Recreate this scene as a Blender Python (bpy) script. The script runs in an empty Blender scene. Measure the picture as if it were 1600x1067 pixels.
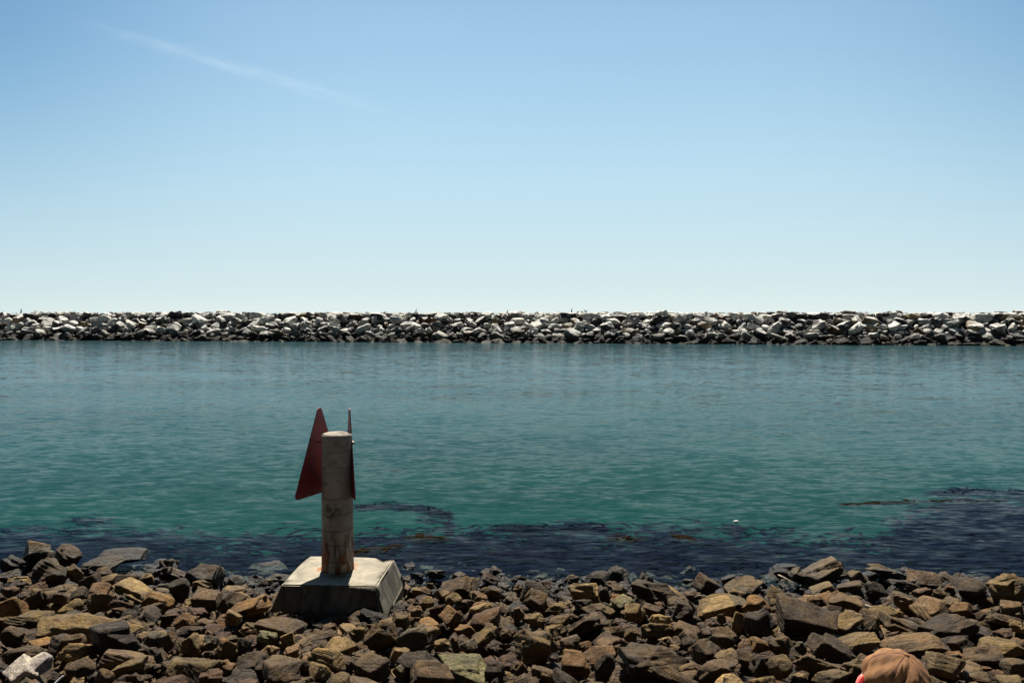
import bpy, bmesh, math, random
import numpy as np
from mathutils import Vector, Matrix, Euler

random.seed(11)
RNG = np.random.RandomState(5)
R = math.radians
S = bpy.context.scene
COL = S.collection

# ------------------------------------------------------------------ camera
CAM = Vector((0, 0, 5.0))
FPX = 1300.0
PITCH = math.atan(45.5 / FPX)
cd = bpy.data.cameras.new('camera')
cam = bpy.data.objects.new('camera', cd)
COL.objects.link(cam)
cam.location = CAM
cam.rotation_euler = (R(90) - PITCH, 0, 0)
cd.sensor_width = 36
cd.lens = 36 * FPX / 1600
cd.clip_start = 0.05
cd.clip_end = 40000
S.camera = cam

# ------------------------------------------------------------------ world, sun, exposure
SUN_EL, SUN_AZ = R(60), R(-5)        # azimuth measured from +Y towards +X
w = bpy.data.worlds.new("World")
S.world = w
w.use_nodes = True
wn = w.node_tree
bg = wn.nodes['Background']
sky = wn.nodes.new('ShaderNodeTexSky')
sky.sky_type = 'NISHITA'
sky.sun_disc = False
sky.sun_elevation = SUN_EL
sky.sun_rotation = SUN_AZ
sky.altitude = 0
sky.air_density = 1.15
sky.dust_density = 0.5
sky.ozone_density = 2.5
SKY, EXPO = 0.05, 1.07
K_ = SKY * 2 ** EXPO
def _wm(op, a, b=None):
    k = wn.nodes.new('ShaderNodeMath'); k.operation = op
    for i, v in enumerate((a, b)):
        if v is None: continue
        if isinstance(v, bpy.types.NodeSocket): wn.links.new(v, k.inputs[i])
        else: k.inputs[i].default_value = v
    return k.outputs[0]
def _wx(f, a, b, blend='MIX'):
    k = wn.nodes.new('ShaderNodeMix'); k.data_type = 'RGBA'; k.blend_type = blend
    for s_, v in ((k.inputs['Factor'], f), (k.inputs[6], a), (k.inputs[7], b)):
        if isinstance(v, bpy.types.NodeSocket): wn.links.new(v, s_)
        else: s_.default_value = v if isinstance(v, float) else (*v, 1)
    return k.outputs[2]
_tc = wn.nodes.new('ShaderNodeTexCoord'); _sp = wn.nodes.new('ShaderNodeSeparateXYZ')
wn.links.new(_tc.outputs['Generated'], _sp.inputs[0])
_z = _wm('MAXIMUM', _sp.outputs['Z'], 0.0)
# clear sky, with the pale sea haze low over the horizon
_c = _wx(1.0, sky.outputs[0], (0.97, 1.11, 1.04), 'MULTIPLY')
_g = _wm('MULTIPLY', _wm('EXPONENT', _wm('MULTIPLY', _wm('POWER', _wm('DIVIDE', _z, 0.24), 2.0), -1.0)), 0.9)
_c = _wx(_g, _c, tuple(v / K_ for v in (0.49, 0.71, 0.88)))
_c = _wx(_wm('EXPONENT', _wm('DIVIDE', _z, -0.075)), _c, tuple(v / K_ for v in (0.76, 0.88, 0.85)))
_n = wn.nodes.new('ShaderNodeVectorMath'); _n.operation = 'NORMALIZE'
_h0 = wn.nodes.new('ShaderNodeVectorMath'); _h0.operation = 'MULTIPLY'; _h0.inputs[1].default_value = (1, 1, 0)
wn.links.new(_tc.outputs['Generated'], _h0.inputs[0]); wn.links.new(_h0.outputs[0], _n.inputs[0])
_dt = wn.nodes.new('ShaderNodeVectorMath'); _dt.operation = 'DOT_PRODUCT'; _dt.inputs[1].default_value = (math.sin(R(3)), math.cos(R(3)), 0)
wn.links.new(_n.outputs[0], _dt.inputs[0])
def _wr(v, a, b, lo, hi):
    k = wn.nodes.new('ShaderNodeMapRange'); k.interpolation_type = 'SMOOTHSTEP'
    wn.links.new(v, k.inputs['Value'])
    for nm, q in (('From Min', a), ('From Max', b), ('To Min', lo), ('To Max', hi)): k.inputs[nm].default_value = q
    return k.outputs[0]
_s = _wm('MULTIPLY', _wr(_dt.outputs['Value'], 0.78, 0.99, 1.0, 0.0), _wr(_z, 0.0, 0.32, 0.15, 1.0))
_c = _wx(_s, _c, _wx(1.0, _c, (0.50, 0.65, 0.78), 'MULTIPLY'))   # bluer away from the sun's side of the sky
_d = wn.nodes.new('ShaderNodeMapRange'); _d.interpolation_type = 'SMOOTHSTEP'
wn.links.new(_z, _d.inputs['Value'])
for _k, _v in (('From Min', 0.30), ('From Max', 0.75), ('To Min', 1.0), ('To Max', 0.34)): _d.inputs[_k].default_value = _v
_c = _wx(1.0, _c, _d.outputs[0], 'MULTIPLY')          # the deep blue overhead
_e = wn.nodes.new('ShaderNodeMapRange'); _e.interpolation_type = 'SMOOTHSTEP'
wn.links.new(_sp.outputs['Y'], _e.inputs['Value'])
for _k, _v in (('From Min', -0.35), ('From Max', 0.40), ('To Min', 0.42), ('To Max', 1.0)): _e.inputs[_k].default_value = _v
_c = _wx(1.0, _c, _e.outputs[0], 'MULTIPLY')          # unseen sky behind the camera dimmed to deepen shade on camera-facing sides
wn.links.new(_c, bg.inputs[0])
bg.inputs[1].default_value = SKY
sl = bpy.data.lights.new('sun', 'SUN')
sl.energy = 5.0
sl.angle = R(0.5)
sl.color = (1.0, 0.95, 0.87)
so = bpy.data.objects.new('sun', sl)
COL.objects.link(so)
sd = Vector((math.sin(SUN_AZ) * math.cos(SUN_EL), math.cos(SUN_AZ) * math.cos(SUN_EL), math.sin(SUN_EL)))
so.rotation_euler = sd.to_track_quat('Z', 'Y').to_euler()
so.location = (0, 20, 40)
S.view_settings.view_transform = 'Standard'
S.view_settings.look = 'None'
S.view_settings.exposure = EXPO
S.view_settings.gamma = 1.0
S.cycles.max_bounces = 8
S.cycles.transparent_max_bounces = 12

# ------------------------------------------------------------------ helpers
def ray(px, py):
    """direction through a pixel of the 1600 x 1067 photograph, forward component 1"""
    f = Vector((0, math.cos(PITCH), -math.sin(PITCH)))
    u = Vector((0, math.sin(PITCH), math.cos(PITCH)))
    return f + Vector((1, 0, 0)) * ((px - 800) / FPX) + u * ((533.5 - py) / FPX)

def at_z(px, py, z):
    d = ray(px, py)
    return CAM + d * ((z - CAM.z) / d.z)

def at_y(px, py, y):
    d = ray(px, py)
    return CAM + d * (y / d.y)

def project(p):
    v = Vector(p) - CAM
    f = Vector((0, math.cos(PITCH), -math.sin(PITCH)))
    u = Vector((0, math.sin(PITCH), math.cos(PITCH)))
    k = v.dot(f)
    return 800 + v.x / k * FPX, 533.5 - v.dot(u) / k * FPX

def tag(o, label=None, cat=None, group=None, kind=None):
    if label: o['label'] = label
    if cat: o['category'] = cat
    if group: o['group'] = group
    if kind: o['kind'] = kind
    return o

def link(o, parent=None):
    COL.objects.link(o)
    if parent: o.parent = parent
    return o

def bm_obj(name, bm, mat, parent=None, smooth=True):
    me = bpy.data.meshes.new(name)
    bm.normal_update()
    bm.to_mesh(me); bm.free()
    if smooth:
        me.polygons.foreach_set('use_smooth', [True] * len(me.polygons))
    if mat: me.materials.append(mat)
    return link(bpy.data.objects.new(name, me), parent)

def np_obj(name, V, F, mat, parent=None, smooth=True, col=None):
    me = bpy.data.meshes.new(name)
    V = np.asarray(V, dtype=np.float32); F = np.asarray(F, dtype=np.int32)
    n = F.shape[1]
    me.vertices.add(len(V)); me.vertices.foreach_set('co', V.ravel())
    me.loops.add(F.size); me.loops.foreach_set('vertex_index', F.ravel())
    me.polygons.add(len(F))
    me.polygons.foreach_set('loop_start', np.arange(0, F.size, n, dtype=np.int32))
    me.polygons.foreach_set('use_smooth', np.full(len(F), smooth))
    if col is not None:
        a = me.color_attributes.new('tone', 'FLOAT_COLOR', 'POINT')
        c4 = np.ones((len(V), 4), dtype=np.float32); c4[:, :3] = col
        a.data.foreach_set('color', c4.ravel())
    me.update(calc_edges=True); me.validate()
    if mat: me.materials.append(mat)
    return link(bpy.data.objects.new(name, me), parent)

def empty(name, loc, rz=0):
    o = bpy.data.objects.new(name, None)
    o.empty_display_size = 0.2
    COL.objects.link(o)
    o.location = loc; o.rotation_euler = (0, 0, rz)
    return o

class NT:
    """small node-tree helper"""
    def __init__(s, name):
        s.m = bpy.data.materials.new(name); s.m.use_nodes = True
        s.t = s.m.node_tree; s.n = s.t.nodes
        s.p = s.n.get('Principled BSDF'); s.out = s.n.get('Material Output')
    def new(s, typ, **kw):
        k = s.n.new(typ)
        for a, v in kw.items(): setattr(k, a, v)
        return k
    def set(s, sock, v):
        if isinstance(v, bpy.types.NodeSocket): s.t.links.new(v, sock)
        elif v is not None:
            if isinstance(v, (tuple, list)) and len(v) == 3 and sock.type == 'RGBA': v = (*v, 1)
            sock.default_value = v
    def math(s, op, a, b=None, clamp=False):
        k = s.new('ShaderNodeMath', operation=op, use_clamp=clamp)
        s.set(k.inputs[0], a)
        if b is not None: s.set(k.inputs[1], b)
        return k.outputs[0]
    def vmath(s, op, a, b=None):
        k = s.new('ShaderNodeVectorMath', operation=op)
        s.set(k.inputs[0], a)
        if b is not None: s.set(k.inputs[1], b)
        return k.outputs[0]
    def noise(s, vec, scale, detail=4, rough=0.6, dist=0.0):
        k = s.new('ShaderNodeTexNoise')
        s.set(k.inputs['Vector'], vec)
        k.inputs['Scale'].default_value = scale; k.inputs['Detail'].default_value = detail
        k.inputs['Roughness'].default_value = rough; k.inputs['Distortion'].default_value = dist
        return k.outputs['Fac']
    def ramp(s, v, a, b, lo=0.0, hi=1.0):
        k = s.new('ShaderNodeMapRange', interpolation_type='SMOOTHSTEP')
        s.set(k.inputs['Value'], v)
        k.inputs['From Min'].default_value = a; k.inputs['From Max'].default_value = b
        k.inputs['To Min'].default_value = lo; k.inputs['To Max'].default_value = hi
        return k.outputs['Result']
    def mix(s, f, a, b, blend='MIX'):
        k = s.new('ShaderNodeMix', data_type='RGBA', blend_type=blend)
        s.set(k.inputs['Factor'], f); s.set(k.inputs[6], a); s.set(k.inputs[7], b)
        return k.outputs[2]
    def bump(s, h, strength, dist, normal=None):
        k = s.new('ShaderNodeBump')
        s.set(k.inputs['Height'], h); k.inputs['Strength'].default_value = strength
        k.inputs['Distance'].default_value = dist
        if normal is not None: s.set(k.inputs['Normal'], normal)
        return k.outputs['Normal']

def plain(name, col, rough=0.7, var=0.25, scale=12, bump=0.2, dist=0.01, metal=0.0):
    t = NT(name)
    co = t.new('ShaderNodeTexCoord').outputs['Object']
    n = t.noise(co, scale, 5)
    c = t.mix(t.ramp(n, 0.3, 0.7), tuple(x * (1 - var) for x in col), tuple(min(1, x * (1 + var)) for x in col))
    t.set(t.p.inputs['Base Color'], c)
    t.p.inputs['Roughness'].default_value = rough
    t.p.inputs['Metallic'].default_value = metal
    t.p.inputs['Specular IOR Level'].default_value = 0.2
    t.set(t.p.inputs['Normal'], t.bump(t.noise(co, scale * 3, 4), bump, dist))
    return t.m

# ------------------------------------------------------------------ rock materials
def rock_material(name, source, scale=1.0, wet_z=(0.08, 0.6), wet_col=(0.012, 0.010, 0.006), guano=0.0, spec=0.25):
    t = NT(name)
    geo = t.new('ShaderNodeNewGeometry')
    if source == 'object':
        oi = t.new('ShaderNodeObjectInfo')
        base = oi.outputs['Color']
        off = t.vmath('SCALE', (1.7, 3.1, 2.3))
        off.node.inputs['Scale'].default_value = 1
        t.set(off.node.inputs['Scale'], t.math('MULTIPLY', oi.outputs['Random'], 40.0))
        co = t.vmath('ADD', t.new('ShaderNodeTexCoord').outputs['Object'], off)
    else:
        a = t.new('ShaderNodeAttribute', attribute_name='tone')
        base = a.outputs['Color']
        co = geo.outputs['Position']
    big = t.noise(co, 2.2 / scale, 5, 0.62, 0.4)
    mid = t.noise(co, 9.0 / scale, 6, 0.68)
    fine = t.noise(co, 55.0 / scale, 5, 0.7)
    # strata
    m = t.new('ShaderNodeMapping'); t.set(m.inputs['Vector'], co)
    m.inputs['Scale'].default_value = (1.2, 1.6, 11.0); m.inputs['Rotation'].default_value = (0.5, 0.3, 0.2)
    strata = t.noise(m.outputs[0], 1.6 / scale, 5, 0.65, 0.7)
    c = t.mix(t.ramp(big, 0.33, 0.68), t.mix(1.0, base, (0.5, 0.5, 0.54), 'MULTIPLY'), t.mix(1.0, base, (1.4, 1.35, 1.2), 'MULTIPLY'))
    c = t.mix(t.ramp(strata, 0.42, 0.66, 0, 0.55), c, t.mix(1.0, base, (0.5, 0.46, 0.45), 'MULTIPLY'))
    if guano == 0:
        rust = t.math('MULTIPLY', t.ramp(t.noise(co, 1.5 / scale, 4, 0.6, 0.6), 0.56, 0.70), 0.5)
        c = t.mix(rust, c, t.mix(0.55, base, (0.16, 0.075, 0.02)))
        pale = t.math('MULTIPLY', t.ramp(mid, 0.60, 0.74), 0.5)
        c = t.mix(pale, c, t.mix(0.5, t.mix(1.0, base, (1.7, 1.7, 1.6), 'MULTIPLY'), (0.16, 0.135, 0.09)))
        spots = t.math('MULTIPLY', t.ramp(t.noise(co, 26 / scale, 3, 0.5), 0.60, 0.72), 0.55)
        c = t.mix(spots, c, t.mix(1.0, base, (0.38, 0.36, 0.36), 'MULTIPLY'))
        vo = t.new('ShaderNodeTexVoronoi', feature='DISTANCE_TO_EDGE')
        t.set(vo.inputs['Vector'], t.vmath('ADD', co, t.vmath('SCALE', t.new('ShaderNodeTexNoise').outputs['Color'])))
        vo.inputs['Scale'].default_value = 2.6 / scale
        crack = t.ramp(vo.outputs['Distance'], 0.0, 0.02, 1.0, 0.0)
        c = t.mix(t.math('MULTIPLY', crack, t.ramp(big, 0.45, 0.6, 0, 0.6)), c, (0.02, 0.015, 0.01))
    else:
        g = t.ramp(t.noise(co, 2.4 / scale, 5, 0.65), 0.40, 0.56, 0.15, guano)
        nz = t.new('ShaderNodeSeparateXYZ'); t.set(nz.inputs[0], geo.outputs['Normal'])
        g = t.math('MULTIPLY', g, t.ramp(nz.outputs['Z'], 0.35, 0.80))       # droppings lie on the tops
        c = t.mix(g, c, (0.66, 0.65, 0.60))
        crack = None
    grain = t.mix(t.ramp(fine, 0.3, 0.72), (0.6, 0.6, 0.6), (1.35, 1.35, 1.35))
    c = t.mix(0.9, c, grain, 'MULTIPLY')
    z = t.new('ShaderNodeSeparateXYZ'); t.set(z.inputs[0], geo.outputs['Position'])
    zz = t.math('ADD', z.outputs['Z'], t.math('MULTIPLY', t.math('SUBTRACT', t.noise(geo.outputs['Position'], 1.3 / scale, 3), 0.5), 0.4 * scale))
    wet = t.ramp(zz, wet_z[0], wet_z[1], 0.93, 0.0)
    c = t.mix(wet, c, t.mix(0.35, wet_col, t.mix(1.0, base, (0.25, 0.22, 0.15), 'MULTIPLY')))
    t.set(t.p.inputs['Base Color'], c)
    t.set(t.p.inputs['Roughness'], t.math('SUBTRACT', t.ramp(mid, 0.3, 0.7, 0.62, 0.9), t.math('MULTIPLY', wet, 0.4)))
    t.p.inputs['Specular IOR Level'].default_value = spec
    h = t.math('ADD', t.math('MULTIPLY', strata, 0.9), t.math('MULTIPLY', mid, 0.8))
    if crack is not None: h = t.math('SUBTRACT', h, t.math('MULTIPLY', crack, 0.3))
    n1 = t.bump(h, 0.9, 0.075 * scale)
    n2 = t.bump(fine, 0.6, 0.012 * scale, n1)
    t.set(t.p.inputs['Normal'], n2)
    return t.m

M_ROCK = rock_material('rock', 'object')
M_RUBBLE = rock_material('rubble', 'attr')
M_BOULDER = rock_material('boulder', 'object', scale=2.5, wet_z=(0.7, 2.3), wet_col=(0.010, 0.009, 0.007), guano=0.9, spec=0.04)
M_BRUBBLE = rock_material('boulder_mass', 'attr', scale=2.5, wet_z=(0.7, 2.3), wet_col=(0.010, 0.009, 0.007), guano=0.9, spec=0.04)

# ------------------------------------------------------------------ rock shapes
ICO = {}
for sub in (2, 3, 4, 5):
    bm = bmesh.new(); bmesh.ops.create_icosphere(bm, subdivisions=sub, radius=1)
    bm.verts.ensure_lookup_table()
    ICO[sub] = (np.array([v.co[:] for v in bm.verts]), np.array([[v.index for v in f.verts] for f in bm.faces]))
    ICO[sub] = (ICO[sub][0] / np.linalg.norm(ICO[sub][0], axis=1)[:, None], ICO[sub][1])
    bm.free()

def fbm(P, rng, base, octs):
    out = np.zeros(len(P)); amp = 1.0; f = base
    for _ in range(octs):
        for _k in range(3):
            d = rng.normal(size=3); d /= np.linalg.norm(d)
            wv = rng.normal(size=3); wv /= np.linalg.norm(wv)
            out += amp * np.sin(P @ d * f + rng.uniform(0, 6.3) + 0.9 * np.sin(P @ wv * f * 0.7 + rng.uniform(0, 6.3))) / 3
        amp *= 0.5; f *= 2.03
    return out

def rock_verts(rng, dims, shape='b', sub=4, rough=1.0):
    """faceted stone of about dims metres: the soft intersection of tilted half-spaces, then noise"""
    U = ICO[sub][0]
    planes = []
    jit = {'b': 0.20, 's': 0.16, 'w': 0.34, 'd': 0.42, 'p': 0.32}[shape]
    for ax in range(3):
        for s in (-1, 1):
            n = np.zeros(3); n[ax] = s
            n = n + rng.normal(size=3) * jit; n /= np.linalg.norm(n)
            planes.append((n, rng.uniform(0.80, 1.0)))
    extra = {'b': 3, 's': 4, 'w': 4, 'd': 9, 'p': 4}[shape]
    for _ in range(extra):
        n = rng.normal(size=3); n /= np.linalg.norm(n)
        planes.append((n, rng.uniform(0.84, 1.15) if shape != 'd' else rng.uniform(0.84, 1.05)))
    if shape == 'w':
        a = rng.uniform(0, 6.28)
        n = np.array([math.cos(a) * 0.8, math.sin(a) * 0.8, 0.75]); n /= np.linalg.norm(n)
        planes.append((n, 0.45))
    if shape == 'p':
        a = rng.uniform(0, 6.28)
        for k in range(3):
            n = np.array([math.cos(a + k * 2.1), math.sin(a + k * 2.1), 0.8]); n /= np.linalg.norm(n)
            planes.append((n, 0.56))
    p = rng.uniform(28, 45) if shape == 'd' else rng.uniform(80, 180)
    acc = np.zeros(len(U))
    for n, d in planes:
        acc += np.maximum(U @ n / d, 0) ** p
    r = acc ** (-1 / p)
    r = np.minimum(r, 1.45)
    if rng.uniform() < 0.8:      # a second broken block joined to the first: re-entrant corners
        off = rng.normal(size=3) * 0.16
        acc2 = np.zeros(len(U))
        A = rng.normal(size=(3, 3)); Q3, _ = np.linalg.qr(A)
        for k in range(3):
            for s in (-1, 1):
                n = Q3[k] * s + rng.normal(size=3) * 0.15; n /= np.linalg.norm(n)
                acc2 += np.maximum(U @ n / max(0.3, rng.uniform(0.62, 0.98) + off @ n), 0) ** p
        r = np.maximum(r, acc2 ** (-1 / p) * rng.uniform(0.95, 1.1)) * 0.95
    P = U * r[:, None]
    P = P - (P.max(0) + P.min(0)) / 2
    P = P / (P.max(0) - P.min(0)) * np.array(dims)
    sz = float(np.mean(dims))
    Q = P / sz
    nrm = U
    disp = fbm(Q, rng, 4.5, 2) * 0.020 + fbm(Q, rng, 14, 3) * 0.011
    # ledges: quantised along a tilted bedding direction
    b = rng.normal(size=3) * 0.3 + np.array([0, 0, 1.0]); b /= np.linalg.norm(b)
    h = Q @ b * rng.uniform(7, 14) + fbm(Q, rng, 5, 2) * 0.5
    disp += np.clip((np.abs((h % 1.0) - 0.5) - 0.25) * 3, -0.5, 0.5) * 0.022 * rng.uniform(0.2, 1.0)
    disp -= np.maximum(fbm(Q, rng, 7, 3) - 0.55, 0) * 0.05
    P = P + nrm * (disp * sz * rough)[:, None]
    return P

TONE = {
    'ol': ((0.150, 0.118, 0.062), 'olive brown'), 'tn': ((0.225, 0.170, 0.100), 'tan'),
    'br': ((0.130, 0.085, 0.052), 'brown'), 'db': ((0.062, 0.043, 0.033), 'dark brown'),
    'or': ((0.235, 0.125, 0.045), 'orange brown'), 'gy': ((0.120, 0.112, 0.098), 'grey'),
    'gg': ((0.170, 0.185, 0.145), 'grey green'), 'lt': ((0.330, 0.265, 0.170), 'light tan'),
    'wh': ((0.56, 0.50, 0.42), 'whitish'), 'rd': ((0.150, 0.078, 0.052), 'reddish brown'),
    'pk': ((0.220, 0.160, 0.125), 'pinkish grey'), 'pu': ((0.100, 0.070, 0.068), 'purplish brown'),
    'dg': ((0.055, 0.053, 0.052), 'dark grey'),
}
SHAPE = {'b': 'block', 's': 'slab', 'w': 'wedge', 'd': 'rounded rock', 'p': 'pointed rock'}
YG = [-3, 2.6, 2.8, 8.0, 12.0, 16.0, 20.0, 27.0, 120, 9000]
ZG = [2.6, 2.6, 2.55, 1.28, 0.62, -0.12, -1.4, -4.0, -6.0, -8.0]
def ground(x, y):
    return float(np.interp(y, YG, ZG)) + 0.05 * math.sin(x * 0.9 + y * 0.5) + (0.10 if x < -6.5 and y > 12 else 0) + 0.16 * math.exp(-((x + 2.4) / 1.5) ** 2 - ((y - 12.0) / 1.3) ** 2)

# ------------------------------------------------------------------ near shore rocks, one object each
# boxes (x0, y0, x1, y1) in quarter pixels inside four strips of the shore, then tone + shape
STRIPS = {
 0: """130,105,330,290,olw 300,130,490,310,brb 0,190,160,320,dbb 590,150,910,250,dbs 500,200,780,310,ols 970,260,1080,350,orw 1150,260,1390,400,pub
 1490,235,1810,335,brs 50,300,260,390,tns 200,215,420,400,dgd 420,250,520,370,tnb 510,300,640,410,dbb 690,290,870,395,rdd
 870,300,970,380,tnw 0,450,160,600,orb 160,400,320,540,brp 120,540,340,625,ols 350,480,530,560,tnw 540,400,720,550,tnw
 700,390,1060,465,lts 680,470,850,555,rdp 860,480,1050,570,tnd 1060,340,1190,490,dgb 1190,410,1410,530,brs 1360,380,1550,450,lts
 1420,440,1700,600,ord 160,560,1000,720,tns 0,630,150,760,brs 0,740,280,890,dbd 290,660,530,830,brp 550,590,890,850,dbd
 900,670,1030,770,gyb 1120,680,1260,810,tnw 1260,700,1380,760,gys 1540,645,1610,710,orw 0,830,340,990,whd 400,850,600,940,pud
 700,820,970,960,olb 650,800,800,850,ors 1040,800,1340,990,olw 1340,700,1480,850,orw 1470,690,1590,830,dgw 1480,790,1700,940,dbb
 1310,850,1490,930,rds 860,760,1010,850,pus 1200,335,1330,410,tnw 0,390,130,450,rdd 330,430,440,500,brb 430,400,550,480,dbd
 1030,640,1110,780,rdb 1400,540,1500,640,tns 600,925,720,990,brd 780,940,900,990,rdw 1230,910,1400,990,rds""",
 1: """40,290,230,380,gyw 0,590,310,690,brs 0,660,140,745,ggs 150,690,250,750,lts 20,750,150,840,pkb 160,750,290,840,pkw
 290,750,570,940,tnb 0,810,300,995,brd 670,590,880,790,brb 850,640,1090,800,gys 600,800,840,995,brw 840,760,960,870,tns
 870,790,1110,960,dbb 950,860,1250,995,brw 1110,800,1500,960,ggs 1320,660,1510,770,tnb 1100,710,1220,800,tnb 1010,580,1170,690,orw
 1140,520,1310,660,orp 1160,310,1400,470,brw 1390,380,1540,480,tnd 1400,310,1540,370,brs 900,240,1000,300,dbd 960,290,1050,340,rds
 1060,270,1190,350,old 1320,490,1500,560,lts 1340,530,1560,680,rdd 840,550,960,650,old 1080,480,1200,580,rdw 900,320,970,370,ltw
 1220,690,1270,810,tns 1060,360,1120,410,tnd 960,400,1060,450,ols 1230,620,1390,690,orb 575,630,690,720,olb 0,440,60,580,orb
 300,860,470,960,tnp 1520,640,1600,720,pkd 1500,720,1590,820,brw 850,880,930,960,gyp 1040,450,1120,520,tnb 1180,430,1290,500,olb""",
 2: """330,300,420,390,tnw 345,340,560,500,lts 450,280,620,390,dbd 540,390,620,500,dbb 620,370,740,445,tnw 740,335,1050,500,dbs
 610,430,780,540,ggp 930,385,1080,470,tnb 960,440,1150,590,brd 1120,300,1300,450,brp 1300,310,1420,390,pkb 1310,340,1600,460,ols
 1140,460,1390,565,lts 1430,440,1610,590,orb 1460,530,1640,720,dbb 70,420,230,540,brb 80,540,220,640,lts 0,510,80,600,tnw
 220,550,380,640,brs 200,480,380,545,tns 330,540,620,700,dbw 420,480,650,600,tns 700,490,840,610,tnd 0,650,290,910,tnw
 190,640,340,690,tns 290,680,430,820,brb 500,690,770,830,brs 640,720,1110,970,brs 290,810,500,950,orb 510,800,650,995,dbw
 800,590,1000,720,olb 1000,620,1190,720,brb 1230,620,1440,780,brd 1110,730,1290,840,brw 1140,830,1410,995,pud 840,900,1180,995,brd
 1480,710,1660,810,orb 1400,780,1540,880,brw 0,850,110,960,orw 1040,860,1140,930,ltw 1480,810,1600,975,pub 100,890,300,995,pub
 810,500,960,560,pks 860,560,1010,620,ltw 0,370,70,430,old 60,370,170,420,tnw 170,345,260,400,rdd 590,640,700,690,brd 690,670,790,720,olb
 1280,560,1340,610,tnd 1370,550,1450,680,tns""",
 3: """0,230,190,340,dbd 190,215,500,390,tnb 130,270,230,370,tnw 590,235,870,350,lts 500,280,600,385,tnb 870,275,1080,400,pkw
 430,360,590,430,ors 760,340,990,425,dbs 600,350,740,490,dgp 240,370,420,450,lts 190,420,370,510,pkb 380,430,600,560,brs
 770,435,920,540,pkb 900,460,1130,590,pkd 1180,340,1370,470,dbb 1370,290,1610,500,tnw 1130,500,1290,565,orb 900,560,1320,740,dbs
 690,560,900,690,brb 30,500,420,720,brs 390,545,610,680,tnw 400,660,720,820,tns 0,680,170,820,brd 230,690,580,860,dbs
 130,810,520,970,brw 0,820,160,985,tnd 700,725,1120,790,brs 990,800,1230,970,tnb 1210,740,1460,880,brb 1290,700,1610,830,ols
 1120,700,1290,800,dbd 1370,560,1610,640,brs 1400,640,1550,720,rdd 1460,830,1610,960,olb 270,930,540,995,tns 1500,600,1620,670,lts
 0,380,150,560,olw 1100,370,1170,430,rdb 900,395,1020,460,rdb 600,590,700,690,tnp 1020,400,1110,450,tnw 1440,470,1600,550,pkb
 1290,540,1380,600,rdd 1060,470,1130,530,tnb 720,690,840,730,rdw 170,740,240,800,gyd""",
}
PL_X, PL_Y = (-3.45, -1.65), (11.25, 13.0)
rocks = []           # dicts: centre, dims, tone, shape, rot, px, py
def solve(px, py, lift):
    """walk along the ray until it is lift above the ground"""
    d = ray(px, py); t = 4.0
    while t < 16.4:
        p = CAM + d * t
        if p.z <= ground(p.x, p.y) + lift: return p
        t += 0.03
    return CAM + d * 16.4
for k, txt in STRIPS.items():
    for item in txt.split():
        a = item.split(',')
        x0, y0, x1, y1 = [float(v) / 4 for v in a[:4]]
        tone, shp = a[4][:2], a[4][2]
        x0 += 400 * k; x1 += 400 * k; y0 += 820; y1 += 820
        cx, cy = (x0 + x1) / 2, (y0 + y1) / 2
        p = solve(cx, cy, 0.22)
        W = (x1 - x0) * p.y / FPX * 1.02
        Hv = (y1 - y0) * p.y / FPX * 1.22
        if shp == 's': dep = min(W * 0.75, 0.62); H = max((Hv - 0.30 * dep) / 0.95, 0.32 * Hv)
        else: dep = min(W * 0.85, Hv * 1.25); H = max((Hv - 0.30 * dep) / 0.95, 0.55 * Hv)
        H = max(H, 0.20 * W, 0.15)
        lift = H * 0.34 + 0.05
        p = solve(cx, cy, lift)
        rocks.append(dict(c=p, dims=(W, dep, H), tone=tone, shape=shp, listed=True))

def blocked(x, y, rad, k=0.62):
    if PL_X[0] - rad * 0.5 < x < PL_X[1] + rad * 0.5 and PL_Y[0] - rad * 0.5 < y < PL_Y[1] + rad * 0.5: return True
    for q in rocks:
        rr = (q['dims'][0] + q['dims'][1]) / 4
        if (q['c'].x - x) ** 2 + (q['c'].y - y) ** 2 < ((rr + rad) * k) ** 2: return True
    return False

tones = ['ol', 'tn', 'br', 'db', 'or', 'gy', 'br', 'ol', 'pk', 'pu', 'rd', 'tn', 'dg', 'br', 'lt']
rnd = random.Random(3)
n_fill = 0; tries = 0
while len(rocks) < 300 and tries < 60000:
    tries += 1
    y = rnd.uniform(7.6, 16.3); x = rnd.uniform(-0.63, 0.63) * y
    s = rnd.choice([0.45, 0.36, 0.3, 0.26, 0.24])
    if blocked(x, y, s / 2, 0.70): continue
    sh = rnd.choice('bswdpws')
    dims = (s * rnd.uniform(0.9, 1.35), s * rnd.uniform(0.7, 1.0), s * (rnd.uniform(0.35, 0.5) if sh == 's' else rnd.uniform(0.5, 0.8)))
    rocks.append(dict(c=Vector((x, y, ground(x, y) + dims[2] * 0.25 + 0.04)), dims=dims, tone=rnd.choice(tones), shape=sh, listed=False))

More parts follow.
